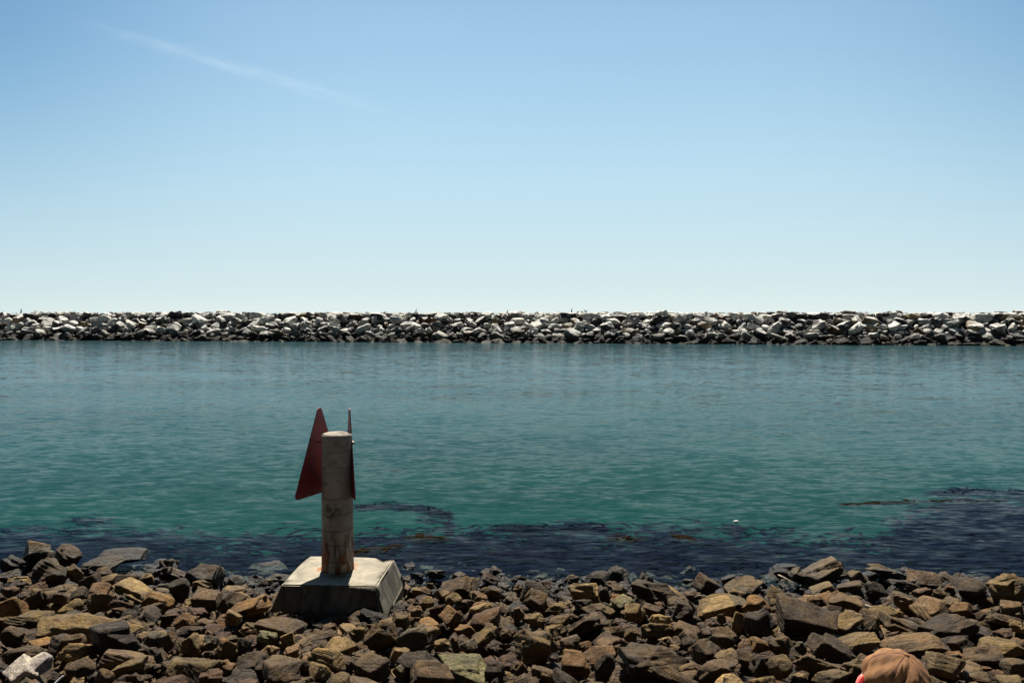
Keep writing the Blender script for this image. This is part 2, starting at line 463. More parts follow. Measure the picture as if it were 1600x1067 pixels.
ZONES = [(0, 110, 'by the left edge'), (110, 270, 'well left of the plinth'), (270, 425, 'just left of the plinth'),
         (425, 640, 'in front of the plinth'), (640, 790, 'just right of the plinth'), (790, 950, 'at mid shore'),
         (950, 1130, 'right of mid shore'), (1130, 1310, 'well left of the tan cap'), (1310, 1480, 'beyond the tan cap'), (1480, 1700, 'by the right edge')]
ROWS = [(0, 893, 'at the waterline'), (893, 925, 'behind the waterline'), (925, 965, 'at middle slope'), (965, 1015, 'in lower rows'), (1015, 2000, 'in bottom row')]
ORD = ['leftmost', 'second from left', 'third from left', 'fourth from left', 'fifth from left', 'sixth from left', 'seventh from left', 'eighth from left', 'ninth from left', 'tenth from left', 'eleventh from left', 'twelfth from left',
       'thirteenth from left', 'fourteenth from left', 'fifteenth from left', 'sixteenth from left']
def uniquify(items):
    by = {}
    for it in items: by.setdefault(it['label'], []).append(it)
    for lab, L in by.items():
        if len(L) > 1:
            L.sort(key=lambda q: q['px'])
            for i, q in enumerate(L): q['label'] = f"{lab}, {ORD[min(i, len(ORD) - 1)]}"
for q in rocks:
    q['px'], q['py'] = project(q['c'])
    s = max(q['dims'])
    size = 'large' if s > 0.85 else 'medium' if s > 0.45 else 'small'
    zone = next((z[2] for z in ZONES if z[0] <= q['px'] < z[1]), 'by the left edge' if q['px'] < 0 else 'by the right edge')
    row = next(z[2] for z in ROWS if z[0] <= q['py'] < z[1])
    q['label'] = f"{size} {TONE[q['tone']][1]} {SHAPE[q['shape']]} {row}, {zone}"
uniquify(rocks)
for i, q in enumerate(rocks):
    rng = np.random.RandomState(1000 + i)
    big = max(q['dims'])
    V = rock_verts(rng, q['dims'], q['shape'], 5 if big > 0.5 else 4)
    e = Euler(((0.3 if q['dims'][0] > 0.9 else 0.6 if q['shape'] == 's' else 1) * rng.uniform(-0.45, 0.50), (0.3 if q['dims'][0] > 0.9 else 1) * rng.uniform(-0.45, 0.45), rng.uniform(-0.4, 0.4) if q['listed'] else rng.uniform(0, 6.28)))
    o = np_obj('shore_rock', V, ICO[5 if big > 0.5 else 4][1], M_ROCK)
    o.location = q['c']; o.rotation_euler = e
    j = rng.uniform(0.62, 1.25); c = TONE[q['tone']][0]; lum = sum(c) / 3
    kb = 0.08 if q['tone'] in ('wh', 'gg', 'pk', 'gy') else 0.5
    c = [(1 - kb) * a + kb * lum * b for a, b in zip(c, (1.28, 1.0, 0.60))]; j *= 1.12 if q['tone'] != 'wh' else 1.5
    o.color = (c[0] * j * 0.68, c[1] * j * 0.56, c[2] * j * 0.315, 1)
    if q['tone'] == 'wh': o.color = (0.38, 0.33, 0.28, 1)
    tag(o, q['label'], 'rock', 'rocks heaped along the near shore')

# ------------------------------------------------------------------ rubble between and below (one mass)
def mass(name, stones, mat, seed, sub):
    lib = []
    for i in range(24):
        rng = np.random.RandomState(seed + i)
        lib.append(rock_verts(rng, (1, 0.8, 0.62), 'bwsdp'[i % 5] if i % 5 != 4 else 'w', sub))
    F0 = ICO[sub][1]; nv = len(ICO[sub][0])
    VS, CS = [], []
    rr = random.Random(seed)
    for (p, s, tone) in stones:
        V = lib[rr.randrange(24)] * np.array([s * rr.uniform(0.8, 1.3), s, s])
        m = np.array(Euler((rr.uniform(-0.4, 0.4), rr.uniform(-0.4, 0.4), rr.uniform(0, 6.28))).to_matrix())
        VS.append(V @ m.T + np.array(p))
        j = rr.uniform(0.75, 1.2); lum = sum(tone) / 3; tone = [0.65 * a + 0.35 * lum * b for a, b in zip(tone, (1.28, 1.0, 0.60))]
        CS.append(np.tile(np.array(tone) * j * np.array((0.50, 0.41, 0.27)), (nv, 1)))
    n = len(stones)
    F = (F0[None] + (np.arange(n) * nv)[:, None, None]).reshape(-1, 3)
    return np_obj(name, np.concatenate(VS), F, mat, smooth=False, col=np.concatenate(CS))
stones = []
rnd = random.Random(8)
for _ in range(7600):
    y = rnd.uniform(6.4, 19.5); x = rnd.uniform(-0.72, 0.72) * y + rnd.uniform(-1, 1)
    if PL_X[0] + .25 < x < PL_X[1] - .25 and PL_Y[0] + .25 < y < PL_Y[1] - .25: continue
    s = rnd.choice([0.1, 0.14, 0.2, 0.27, 0.36]) * rnd.uniform(0.8, 1.2)
    if y > 16.2: s *= 1.5
    stones.append(((x, y, ground(x, y) + rnd.uniform(-0.20, 0.0)), s, TONE[rnd.choice(tones)][0]))
for _ in range(170):
    a = rnd.uniform(0, 6.283); ex = 0.92 + rnd.uniform(0.0, 0.3)
    x = -2.52 + max(-0.93, min(0.93, math.cos(a) * 1.3)) * ex; y = 12.13 + max(-0.9, min(0.9, math.sin(a) * 1.3)) * ex
    s = rnd.uniform(0.12, 0.30)
    stones.append(((x, y, ground(x, y) - 0.02 + rnd.uniform(-0.08, 0.0)), s, TONE[rnd.choice(tones)][0]))
# larger stones outside the photographed part of the shore
for _ in range(420):
    y = rnd.uniform(3.0, 17); x = rnd.uniform(-18, 18)
    if abs(x) < 0.64 * y + 0.3 and y > 7.4: continue
    if abs(x) > 0.64 * y + 0.3 or y < 7.4:
        stones.append(((x, y, ground(x, y) + 0.02), rnd.uniform(0.4, 0.8), TONE[rnd.choice(tones)][0]))
for sx in (-1, 1):
    for _ in range(900):
        y = rnd.uniform(3.2, 18); x = sx * (0.70 * y + rnd.uniform(0, 9))
        stones.append(((x, y, ground(x, y)), rnd.uniform(0.15, 0.4), TONE[rnd.choice(tones)][0]))
rub = mass('rock_rubble', stones, M_RUBBLE, 300, 3)
tag(rub, 'small broken stones packed between the shore rocks', 'rubble', kind='stuff')

# ------------------------------------------------------------------ ground, seabed, promenade
def sheet(name, xs, ys, zf, mat):
    X, Y = np.meshgrid(xs, ys)
    Z = np.vectorize(zf)(X, Y)
    V = np.stack([X.ravel(), Y.ravel(), Z.ravel()], 1)
    nx = len(xs); idx = np.arange(len(xs) * len(ys)).reshape(len(ys), nx)
    F = np.stack([idx[:-1, :-1].ravel(), idx[:-1, 1:].ravel(), idx[1:, 1:].ravel(), idx[1:, :-1].ravel()], 1)
    return np_obj(name, V, F, mat)
M_SAND = plain('gravel_bed', (0.022, 0.018, 0.012), 0.9, 0.4, 3, 0.6, 0.05)
xs = np.concatenate([[-9000, -2000, -500, -150, -60], np.arange(-30, 30.1, 1.5), [60, 150, 500, 2000, 9000]])
ys = np.concatenate([[2.6, 2.7], np.arange(3, 30, 0.8), [40, 60, 100, 200, 600, 2500, 9000]])
tag(sheet('ground', xs, ys, lambda x, y: ground(x, y) - 0.32, M_SAND), kind='structure')
M_CONC = plain('promenade_concrete', (0.15, 0.14, 0.12), 0.85, 0.15, 4, 0.3, 0.01)
bm = bmesh.new()
bmesh.ops.create_cube(bm, size=1, matrix=Matrix.Translation((0, -2.15, 1.55)) @ Matrix.Diagonal((400, 9.7, 3.2, 1)))
bmesh.ops.bevel(bm, geom=[e for e in bm.edges], offset=0.04, segments=2, affect='EDGES')
tag(bm_obj('promenade', bm, M_CONC, smooth=False), kind='structure')

# ------------------------------------------------------------------ water
WAVE = 0.6
def water_material():
    t = NT('sea_water')
    t.n.remove(t.p)
    pos = t.new('ShaderNodeNewGeometry').outputs['Position']
    def mapped(sx, sy, rz):
        m = t.new('ShaderNodeMapping'); t.set(m.inputs['Vector'], pos)
        m.inputs['Scale'].default_value = (sx, sy, 1); m.inputs['Rotation'].default_value = (0, 0, R(rz))
        return m.outputs[0]
    def slopes(vec, scale, detail, ax, ay, dist=0.4):
        k = t.new('ShaderNodeTexNoise'); t.set(k.inputs['Vector'], vec)
        k.inputs['Scale'].default_value = scale; k.inputs['Detail'].default_value = detail
        k.inputs['Roughness'].default_value = 0.55; k.inputs['Distortion'].default_value = dist
        return t.vmath('MULTIPLY', t.vmath('SUBTRACT', k.outputs['Color'], (0.5, 0.5, 0.5)), (ax, ay, 0))
    patch = t.ramp(t.noise(mapped(0.35, 1.0, 4), 0.07, 3, 0.5), 0.35, 0.65, 0.70, 1.2)
    sl_ = t.vmath('ADD', slopes(mapped(0.55, 1.5, 12), 2.1, 3, 0.24, 0.46), slopes(mapped(0.5, 1.7, -17), 5.5, 3, 0.30, 0.66))
    sl_ = t.vmath('ADD', sl_, slopes(mapped(0.8, 1.0, 20), 0.35, 2, 0.22, 0.20, 0.8))
    sc_ = t.new('ShaderNodeVectorMath', operation='SCALE'); t.set(sc_.inputs[0], sl_); t.set(sc_.inputs['Scale'], t.math('MULTIPLY', patch, WAVE))
    n = t.vmath('NORMALIZE', t.vmath('ADD', sc_.outputs[0], (0, 0, 1)))
    fr = t.new('ShaderNodeFresnel'); fr.inputs['IOR'].default_value = 1.33; t.set(fr.inputs['Normal'], n)
    gl = t.new('ShaderNodeBsdfGlossy'); gl.inputs['Roughness'].default_value = 0.09
    gl.inputs['Color'].default_value = (1, 1, 1, 1); t.set(gl.inputs['Normal'], n)
    tr = t.new('ShaderNodeBsdfTransparent'); tr.inputs['Color'].default_value = (0.80, 0.93, 0.92, 1)
    mx = t.new('ShaderNodeMixShader')
    t.set(mx.inputs[0], t.math('POWER', fr.outputs[0], 2.0))
    t.t.links.new(tr.outputs[0], mx.inputs[1]); t.t.links.new(gl.outputs[0], mx.inputs[2])
    t.t.links.new(mx.outputs[0], t.out.inputs['Surface'])
    return t.m
xs = np.array([-9000, -1000, -200, -60, -20, 0, 20, 60, 200, 1000, 9000.]); ys = np.array([12, 16, 24, 40, 70, 110, 160, 300, 1000, 4000, 9000.])
tag(sheet('water', xs, ys, lambda x, y: 0.0, water_material()), kind='structure')
# the cloudy green water below the surface, bluer far out for depth, with sky reflection painted in
tm = NT('cloudy_water')
pos = tm.new('ShaderNodeNewGeometry').outputs['Position']
m_ = tm.new('ShaderNodeMapping'); tm.set(m_.inputs['Vector'], pos); m_.inputs['Scale'].default_value = (0.35, 1, 1)
_sy = tm.new('ShaderNodeSeparateXYZ'); tm.set(_sy.inputs[0], pos)
tm.set(tm.p.inputs['Base Color'], tm.mix(tm.ramp(_sy.outputs['Y'], 17, 80), tm.mix(tm.ramp(tm.noise(m_.outputs[0], 0.16, 3), 0.3, 0.7), (0.0045, 0.027, 0.0225), (0.006, 0.036, 0.0285)), (0.022, 0.062, 0.077)))
tm.p.inputs['Roughness'].default_value = 1.0
tm.p.inputs['Specular IOR Level'].default_value = 0.0
def murk(x, y): return float(np.interp(y, [18, 30, 60], [-0.85, -0.85, -0.05])) if y > 18 else -0.85 - (18 - y) * 0.5
xs = np.array([-9000, -200, -30, 0, 30, 200, 9000.]); ys = np.array([14, 16, 18, 22, 30, 60, 118, 160, 600, 9000.])
tag(sheet('deep_water', xs, ys, murk, tm.m), kind='structure')

# ------------------------------------------------------------------ kelp
M_KELP = NT('kelp')
_co = M_KELP.new('ShaderNodeNewGeometry').outputs['Position']
M_KELP.set(M_KELP.p.inputs['Base Color'], M_KELP.mix(M_KELP.ramp(M_KELP.noise(_co, 0.9, 4), 0.45, 0.7), (0.003, 0.004, 0.011), (0.008, 0.006, 0.011)))
M_KELP.p.inputs['Roughness'].default_value = 0.6
M_KELP.p.inputs['Specular IOR Level'].default_value = 0.0
M_KELP = M_KELP.m
M_KELPTOP = plain('kelp_blades', (0.013, 0.0085, 0.004), 0.6, 0.6, 9, 0.3, 0.01)
M_KELPTOP.node_tree.nodes['Principled BSDF'].inputs['Specular IOR Level'].default_value = 0.0

def blades(name, spots, mat):
    """wavy tapering ribbons; spots are (x, y, z, length, width, heading)"""
    VS, FS, n0 = [], [], 0
    rr = random.Random(len(spots))
    K = 7
    for (x, y, z, L, wd, h) in spots:
        ph = rr.uniform(0, 6.3); cv = rr.uniform(-0.8, 0.8)
        pts = []
        for i in range(K):
            u = i / (K - 1); a = h + cv * (u - 0.5)
            cx = x + math.cos(a) * L * (u - 0.5); cy = y + math.sin(a) * L * (u - 0.5)
            ww = wd * (0.25 + math.sin(math.pi * min(1, 0.08 + 0.9 * u))) * 0.5
            zz = z + 0.012 * math.sin(ph + u * 7)
            pts += [(cx - math.sin(a) * ww, cy + math.cos(a) * ww, zz + 0.008 * math.sin(ph + u * 11)), (cx + math.sin(a) * ww, cy - math.cos(a) * ww, zz)]
        VS += pts
        FS += [(n0 + 2 * i, n0 + 2 * i + 1, n0 + 2 * i + 3, n0 + 2 * i + 2) for i in range(K - 1)]
        n0 += 2 * K
    return np_obj(name, VS, FS, mat)

def lump(x, y, s):
    return (math.sin(x * 0.37 * s + 1.3) + math.sin(x * 0.9 * s + y * 1.3 + 4) * 0.7 + math.sin(x * 2.1 * s - y * 2.2) * 0.4) / 2.1
spots = []
rnd = random.Random(21)
while len(spots) < 21000:
    y = rnd.uniform(15.3, 25.5); x = rnd.uniform(-17, 19)
    far = 18.9 + 0.75 * lump(x, 0, 1)                 # outer edge of the bed
    if x < -4: far += 0.1
    if x > 8.0: far += min(3.4, (x - 8.0) * 0.75) * (1 + 0.35 * lump(x * 1.3, y * 0.8, 1))      # it reaches farther out on the right
    if -3.0 < x < -1.0: far -= 0.5
    e = (far - y)
    pr = 1.0 if e > 1.1 else max(0.0, 0.42 + e * (0.53 if e > 0 else 0.33))
    pr *= 0.62 + 0.38 * lump(x * 1.7, y * 1.5, 1)
    if 16.8 < y < 18.4 and lump(x * 0.9 + 7, y, 1) > 0.62: pr *= 0.25
    if rnd.random() > pr: continue
    spots.append((x, y, -rnd.uniform(0.04, 0.5), rnd.uniform(0.25, 0.75), rnd.uniform(0.05, 0.12), rnd.gauss(0.1, 0.55)))
tag(blades('kelp_bed', spots, M_KELP), 'dark purple kelp bed under the water along the near shore', 'kelp', kind='stuff')

def strand(pix, wide, n, label, z=(-0.16, 0.006), mat=None, curve=0.0, group=None):
    """kelp strand following a line of photo pixels on the water surface"""
    P = [at_z(px, py, 0) for px, py in pix]
    sp = []
    cum = [0]
    for a, b in zip(P[:-1], P[1:]): cum.append(cum[-1] + (b - a).length)
    for _ in range(n):
        s = rnd.uniform(0, cum[-1]); i = max(k for k in range(len(P) - 1) if cum[k] <= s)
        f = (s - cum[i]) / max(1e-6, cum[i + 1] - cum[i])
        c = P[i].lerp(P[i + 1], f); d = P[i + 1] - P[i]
        taper = math.sin(math.pi * (0.08 + 0.84 * s / cum[-1]))
        sp.append((c.x + rnd.gauss(0, 0.05), c.y + rnd.gauss(0, wide * taper), rnd.uniform(*z), rnd.uniform(0.2, 0.6), rnd.uniform(0.03, 0.08), math.atan2(d.y, d.x) + rnd.gauss(0, 0.35)))
    return tag(blades('kelp_strand', sp, mat or M_KELP), label, 'kelp', group)
G = 'kelp strands drifting off the near shore'
strand([(556, 789), (600, 785), (650, 789), (700, 800)], 0.13, 260, 'curved dark kelp strand just right of the red signs', group=G)
strand([(655, 797), (705, 803), (700, 818)], 0.22, 70, 'faint kelp patch at the right end of the curved strand', z=(-0.4, -0.1), group=G)
strand([(770, 820), (850, 821), (940, 819), (935, 826)], 0.13, 330, 'long thin kelp strand at mid shore beyond the bed', group=G)
strand([(1320, 787), (1400, 784), (1480, 781), (1560, 782)], 0.07, 200, 'thin brown kelp strand trailing left near the right edge', mat=M_KELPTOP, z=(-0.05, 0.004), group=G)
strand([(1455, 766), (1530, 764), (1610, 768)], 0.20, 300, 'dark kelp strand farthest out by the right edge', group=G)
strand([(1480, 790), (1560, 788), (1620, 792)], 0.5, 350, 'broad dark kelp patch by the right edge', z=(-0.4, -0.05), group=G)
strand([(520, 868), (580, 858), (620, 852)], 0.10, 90, 'brown kelp tuft floating just beyond the concrete plinth', mat=M_KELPTOP, z=(-0.05, 0.006), group=G)
strand([(640, 838), (690, 840)], 0.12, 60, 'brown kelp tuft right of the pile above the plinth', mat=M_KELPTOP, z=(-0.05, 0.006), group=G)
strand([(1060, 838), (1085, 842)], 0.10, 40, 'small brown kelp tuft floating right of mid shore', mat=M_KELPTOP, z=(-0.04, 0.01), group=G)
strand([(960, 842), (1000, 840)], 0.10, 36, 'small brown kelp tuft floating at mid shore', mat=M_KELPTOP, z=(-0.04, 0.01), group=G)
strand([(120, 806), (165, 808)], 0.18, 60, 'small dark kelp patch left of the red signs', z=(-0.2, -0.02), group=G)
strand([(1140, 818), (1160, 822)], 0.15, 60, 'small dark kelp clump around the white float', z=(-0.2, -0.02), group=G)
# small white float on the kelp
p = at_z(1150, 815, 0)
bm = bmesh.new(); bmesh.ops.create_icosphere(bm, subdivisions=3, radius=0.033)
for v in bm.verts: v.co.x *= 1.7; v.co.z *= 0.7; v.co.x += 0.02 * math.sin(v.co.y * 60)
fo = bm_obj('float', bm, plain('float_white', (0.75, 0.75, 0.72), 0.5, 0.1)); fo.location = (p.x, p.y, 0.015)
tag(fo, 'small white float on the water above dark kelp', 'float')

# ------------------------------------------------------------------ concrete plinth with pile and red boards
root = empty('channel_marker', (-2.58, 12.2, 0.3))
tag(root, 'round concrete pile with two red triangular boards on a sloping concrete plinth', 'channel marker')
def concrete(name, col, rust, shutter=False):
    t = NT(name)
    co = t.new('ShaderNodeTexCoord').outputs['Object']
    sp = t.new('ShaderNodeSeparateXYZ'); t.set(sp.inputs[0], co)
    big = t.noise(co, 2.4, 5, 0.62, 0.3); mid = t.noise(co, 11, 5, 0.65); fine = t.noise(co, 60, 4, 0.7)
    c = t.mix(t.ramp(big, 0.32, 0.7), tuple(x * 0.62 for x in col), tuple(x * 1.12 for x in col))
    c = t.mix(t.ramp(mid, 0.52, 0.72, 0, 0.6), c, tuple(x * 0.42 for x in col))
    c = t.mix(t.ramp(t.noise(co, 30, 3), 0.62, 0.72, 0, 0.6), c, tuple(x * 0.3 for x in col))
    h = t.math('ADD', t.math('MULTIPLY', mid, 0.7), t.math('MULTIPLY', fine, 0.35))
    if shutter:   # faint casting rings and cracks down the pile
        zz = t.math('ADD', sp.outputs['Z'], t.math('MULTIPLY', t.noise(co, 2.2, 2), 0.16))
        ring = t.math('PINGPONG', zz, 0.115)
        line = t.ramp(ring, 0.0, 0.011, 1.0, 0.0)
        line = t.math('MULTIPLY', line, t.ramp(t.noise(co, 3.4, 3), 0.40, 0.55))
        c = t.mix(t.math('MULTIPLY', line, 0.6), c, (0.05, 0.04, 0.03))
        h = t.math('SUBTRACT', h, t.math('MULTIPLY', line, 1.2))
        low = t.ramp(sp.outputs['Z'], 1.70, 1.25)
        st = t.noise(t.vmath('MULTIPLY', co, (1.0, 1.0, 0.25)), 9, 4, 0.6, 0.5)
        c = t.mix(t.math('MULTIPLY', t.ramp(st, 0.34, 0.56), t.math('MULTIPLY', low, 0.88)), c, (0.045, 0.017, 0.010))
        lo2 = t.ramp(sp.outputs['Z'], 1.42, 1.12)
        c = t.mix(t.math('MULTIPLY', t.ramp(st, 0.50, 0.60), lo2), c, (0.13, 0.045, 0.014))
        mo = t.ramp(t.vmath('LENGTH', t.vmath('MULTIPLY', t.vmath('SUBTRACT', co, (-0.03, -0.22, 1.82)), (1, 0.4, 1))).node.outputs['Value'], 0.05, 0.17, 0.8, 0.0)
        c = t.mix(t.math('MULTIPLY', mo, t.ramp(mid, 0.4, 0.55)), c, (0.05, 0.055, 0.035))
    if rust:
        d = t.vmath('LENGTH', t.vmath('MULTIPLY', co, (1, 1, 0))).node.outputs['Value']
        near = t.ramp(d, 0.24, 0.42, 1.0, 0.0)
        c = t.mix(t.math('MULTIPLY', near, t.ramp(t.noise(co, 5, 3), 0.45, 0.58)), c, (0.26, 0.11, 0.03))
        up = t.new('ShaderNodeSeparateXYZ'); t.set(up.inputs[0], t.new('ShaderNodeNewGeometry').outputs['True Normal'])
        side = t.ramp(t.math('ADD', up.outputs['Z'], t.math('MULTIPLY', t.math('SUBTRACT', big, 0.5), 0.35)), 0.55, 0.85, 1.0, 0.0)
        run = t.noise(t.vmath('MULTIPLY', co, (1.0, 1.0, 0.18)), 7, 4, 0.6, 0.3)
        c = t.mix(side, c, t.mix(t.ramp(run, 0.35, 0.65), (0.045, 0.039, 0.028), (0.125, 0.107, 0.075)))   # shade painted into the colour: sides darkened, top lightened
        mossy = t.math('MULTIPLY', t.ramp(sp.outputs['Z'], 0.70, 0.40), t.ramp(big, 0.4, 0.55, 0.2, 0.8))
        c = t.mix(mossy, c, (0.055, 0.045, 0.022))
    t.set(t.p.inputs['Base Color'], c)
    t.p.inputs['Roughness'].default_value = 0.85
    t.p.inputs['Specular IOR Level'].default_value = 0.25
    t.set(t.p.inputs['Normal'], t.bump(h, 0.7, 0.02))
    return t.m
BX, BY, BZ = root.location
def frustum_plinth():
    top = [(-3.23, 11.52), (-1.89, 11.42), (-1.83, 12.72), (-3.16, 12.88)]
    zt, zb, fl = 1.2, 0.76, 0.17
    bm = bmesh.new()
    cx = sum(p[0] for p in top) / 4; cy = sum(p[1] for p in top) / 4
    def ring(z, f):
        return [bm.verts.new((x + f * (1 if x > cx else -1) - BX, y + f * (1 if y > cy else -1) - BY, z - BZ)) for x, y in top]
    a = ring(zt, 0); b = ring(zb, fl); g = ring(0.15, 0.02)
    bm.faces.new(a)
    bm.faces.new(g[::-1])
    for i in range(4):
        j = (i + 1) % 4
        bm.faces.new((b[i], b[j], a[j], a[i])); bm.faces.new((g[i], g[j], b[j], b[i]))
    bmesh.ops.recalc_face_normals(bm, faces=bm.faces)
    bmesh.ops.bevel(bm, geom=list(bm.edges), offset=0.016, segments=2, affect='EDGES')
    bmesh.ops.triangulate(bm, faces=[f for f in bm.faces if len(f.verts) > 4])
    bmesh.ops.subdivide_edges(bm, edges=list(bm.edges), cuts=9, use_grid_fill=True)
    rng = np.random.RandomState(4)
    P = np.array([v.co[:] for v in bm.verts])
    d = fbm(P, rng, 4, 5) * 0.014 - np.maximum(fbm(P, rng, 8, 4) - 0.6, 0) * 0.07
    bm.normal_update()
    for v, k in zip(bm.verts, d): v.co += v.normal * float(k)
    return bm
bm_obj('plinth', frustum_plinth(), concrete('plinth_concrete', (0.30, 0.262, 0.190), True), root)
# pile, a lathe with a slightly domed chipped top
def lathe(bm, prof, seg=48, wob=0.0, seed=1):
    rr = np.random.RandomState(seed); rings = []
    ph = rr.uniform(0, 6.3, 6)
    for (r, z) in prof:
        rings.append([bm.verts.new(((r * (1 + wob * (math.sin(3 * a + ph[0] + z * 2) + 0.6 * math.sin(7 * a + ph[1] + z * 5)))) * math.cos(a),
                                    (r * (1 + wob * (math.sin(3 * a + ph[0] + z * 2) + 0.6 * math.sin(7 * a + ph[1] + z * 5)))) * math.sin(a), z)) for a in [2 * math.pi * k / seg for k in range(seg)]])
    for A, B in zip(rings[:-1], rings[1:]):
        for k in range(seg):
            bm.faces.new((A[k], A[(k + 1) % seg], B[(k + 1) % seg], B[k]))
    bm.faces.new(rings[0][::-1]); bm.faces.new(rings[-1])
bm = bmesh.new()
prof = [(0.245, 0.88)] + [(0.236 - 0.016 * k / 40, 0.90 + (3.19 - 1.2) * k / 40) for k in range(1, 41)]
zt = 2.89
prof += [(0.216, zt + 0.012), (0.205, zt + 0.026), (0.17, zt + 0.038), (0.11, zt + 0.048), (0.05, zt + 0.052), (0.01, zt + 0.053)]
lathe(bm, prof, 48, 0.006, 3)
pile = bm_obj('pile', bm, concrete('pile_concrete', (0.31, 0.265, 0.21), False, True), root)
# boards
M_RED = NT('red_board')
_co = M_RED.new('ShaderNodeTexCoord').outputs['Object']
_c = M_RED.mix(M_RED.ramp(M_RED.noise(_co, 3.5, 5, 0.65), 0.35, 0.7), (0.17, 0.018, 0.022), (0.25, 0.027, 0.031))
_c = M_RED.mix(M_RED.ramp(M_RED.noise(_co, 16, 4, 0.7), 0.62, 0.72, 0, 0.5), _c, (0.10, 0.05, 0.04))
M_RED.set(M_RED.p.inputs['Base Color'], _c)
M_RED.p.inputs['Roughness'].default_value = 0.55
M_RED.set(M_RED.p.inputs['Normal'], M_RED.bump(M_RED.noise(_co, 20, 4), 0.2, 0.01))
M_RED = M_RED.m
M_STEEL = plain('rusty_steel', (0.16, 0.12, 0.10), 0.55, 0.4, 25, 0.3, 0.003, 0.6)
def board(pa, pb, z0, z1, out):
    """triangle standing on the edge pa-pb, rounded corners, thick plate"""
    a = Vector((pa[0], pa[1], 0)); b = Vector((pb[0], pb[1], 0))
    u = (b - a); L = u.length; u.normalize(); H = z1 - z0
    n = Vector((-u.y, u.x, 0)) * out
    tri = [Vector((0, 0)), Vector((L, 0)), Vector((L / 2, H))]
    pts = []
    r = 0.055
    for i in range(3):
        p, q, s = tri[i - 1], tri[i], tri[(i + 1) % 3]
        d1 = (p - q).normalized(); d2 = (s - q).normalized()
        half = d1.angle(d2) / 2
        c = q + (d1 + d2).normalized() * (r / math.sin(half))
        t1 = q + d1 * (r / math.tan(half)); t2 = q + d2 * (r / math.tan(half))
        a1 = math.atan2(*(t1 - c).yx); a2 = math.atan2(*(t2 - c).yx)
        while a2 < a1: a2 += 2 * math.pi
        if a2 - a1 > math.pi * 1.5: a2 -= 2 * math.pi
        for k in range(7):
            ang = a1 + (a2 - a1) * k / 6
            pts.append(c + Vector((math.cos(ang), math.sin(ang))) * r)
    bm = bmesh.new()
    th = 0.014
    def P(p, off): 
        v = a + u * p.x + n * off
        return (v.x - BX, v.y - BY, z0 + p.y - BZ)
    A = [bm.verts.new(P(p, 0)) for p in pts]; B = [bm.verts.new(P(p, th)) for p in pts]
    bm.faces.new(A[::-1]); bm.faces.new(B)
    for i in range(len(A)):
        j = (i + 1) % len(A); bm.faces.new((A[i], A[j], B[j], B[i]))
    bmesh.ops.recalc_face_normals(bm, faces=bm.faces)
    o = bm_obj('board', bm, M_RED, root, smooth=False)
    return o, a, u, n, L, H
def rod(p, q, r, parent, name, seg=10, mat=None):
    bm = bmesh.new(); d = Vector(q) - Vector(p)
    m = Matrix.Translation((Vector(p) + Vector(q)) / 2) @ d.to_track_quat('Z', 'Y').to_matrix().to_4x4()
    bmesh.ops.create_cone(bm, segments=seg, radius1=r, radius2=r, depth=d.length, cap_ends=True, matrix=m)
    return bm_obj(name, bm, mat or M_STEEL, parent, smooth=False)
for (pa, pb, out) in (((-3.13, 11.88), (-2.62, 12.93), 1), ((-2.255, 11.86), (-2.62, 12.94), -1)):
    o, a, u, n, L, H = board(pa, pb, 2.29, 3.66, out)
    c = Vector((BX, BY, 0))
    foot = a + u * ((c - a).dot(u))
    for z in (2.52, 3.07):
        inner = c + (foot - c).normalized() * 0.19
        p = Vector((inner.x - BX, inner.y - BY, z - BZ)); q = foot + n * 0.06
        q = Vector((q.x - BX, q.y - BY, z - BZ))
        br = rod(p, q, 0.014, root, 'bracket')
        mid = q - n * 0.035
        rod(mid, mid + n * 0.014, 0.03, br, 'nut', 6)

# ------------------------------------------------------------------ small finds among the rocks
M_STICK = plain('white_stick', (0.8, 0.78, 0.74), 0.5, 0.08, 30)
p1, p2 = at_y(85, 1068, 8.2), at_y(99, 1055, 8.25)
o = rod(p1, p2, 0.009, None, 'stick', 10, M_STICK)
tag(o, 'thin white stick poking out of the rocks at the bottom left corner', 'stick')
M_TWIG = plain('bleached_twig', (0.30, 0.24, 0.17), 0.8, 0.3, 40, 0.5, 0.003)
def twig(pts, r, label):
    bm = bmesh.new(); rings = []
    rr = random.Random(len(label))
    for i, p in enumerate(pts):
        d = (pts[min(i + 1, len(pts) - 1)] - pts[max(i - 1, 0)]).normalized()
        x = d.orthogonal().normalized(); y = d.cross(x)
        rad = r * (1 - 0.6 * i / (len(pts) - 1))
        rings.append([bm.verts.new(p + x * math.cos(a) * rad + y * math.sin(a) * rad) for a in [6.283 * k / 7 for k in range(7)]])
    for A, B in zip(rings[:-1], rings[1:]):
        for k in range(7): bm.faces.new((A[k], A[(k + 1) % 7], B[(k + 1) % 7], B[k]))
    bm.faces.new(rings[0][::-1]); bm.faces.new(rings[-1])
    return tag(bm_obj('twig', bm, M_TWIG), label, 'twig', 'bleached twigs caught on the rocks')
twig([at_y(1216, 898, 14.3), at_y(1225, 902, 14.2), at_y(1234, 907, 14.1), at_y(1243, 913, 14.0)], 0.016, 'bleached twig leaning by the large flat topped block at the waterline')
twig([at_y(1085, 933, 12.9), at_y(1092, 930, 12.9), at_y(1104, 931, 12.85), at_y(1113, 934, 12.8)], 0.012, 'pale thin twig lying on the rocks right of mid shore')
twig([at_y(1352, 945, 12.0), at_y(1368, 951, 11.9), at_y(1388, 960, 11.8)], 0.018, 'pale twig on the rocks beyond the tan cap')
twig([at_y(1577, 972, 11.1), at_y(1590, 978, 11.0), at_y(1606, 986, 10.9)], 0.022, 'pale twig by the right edge of the view')

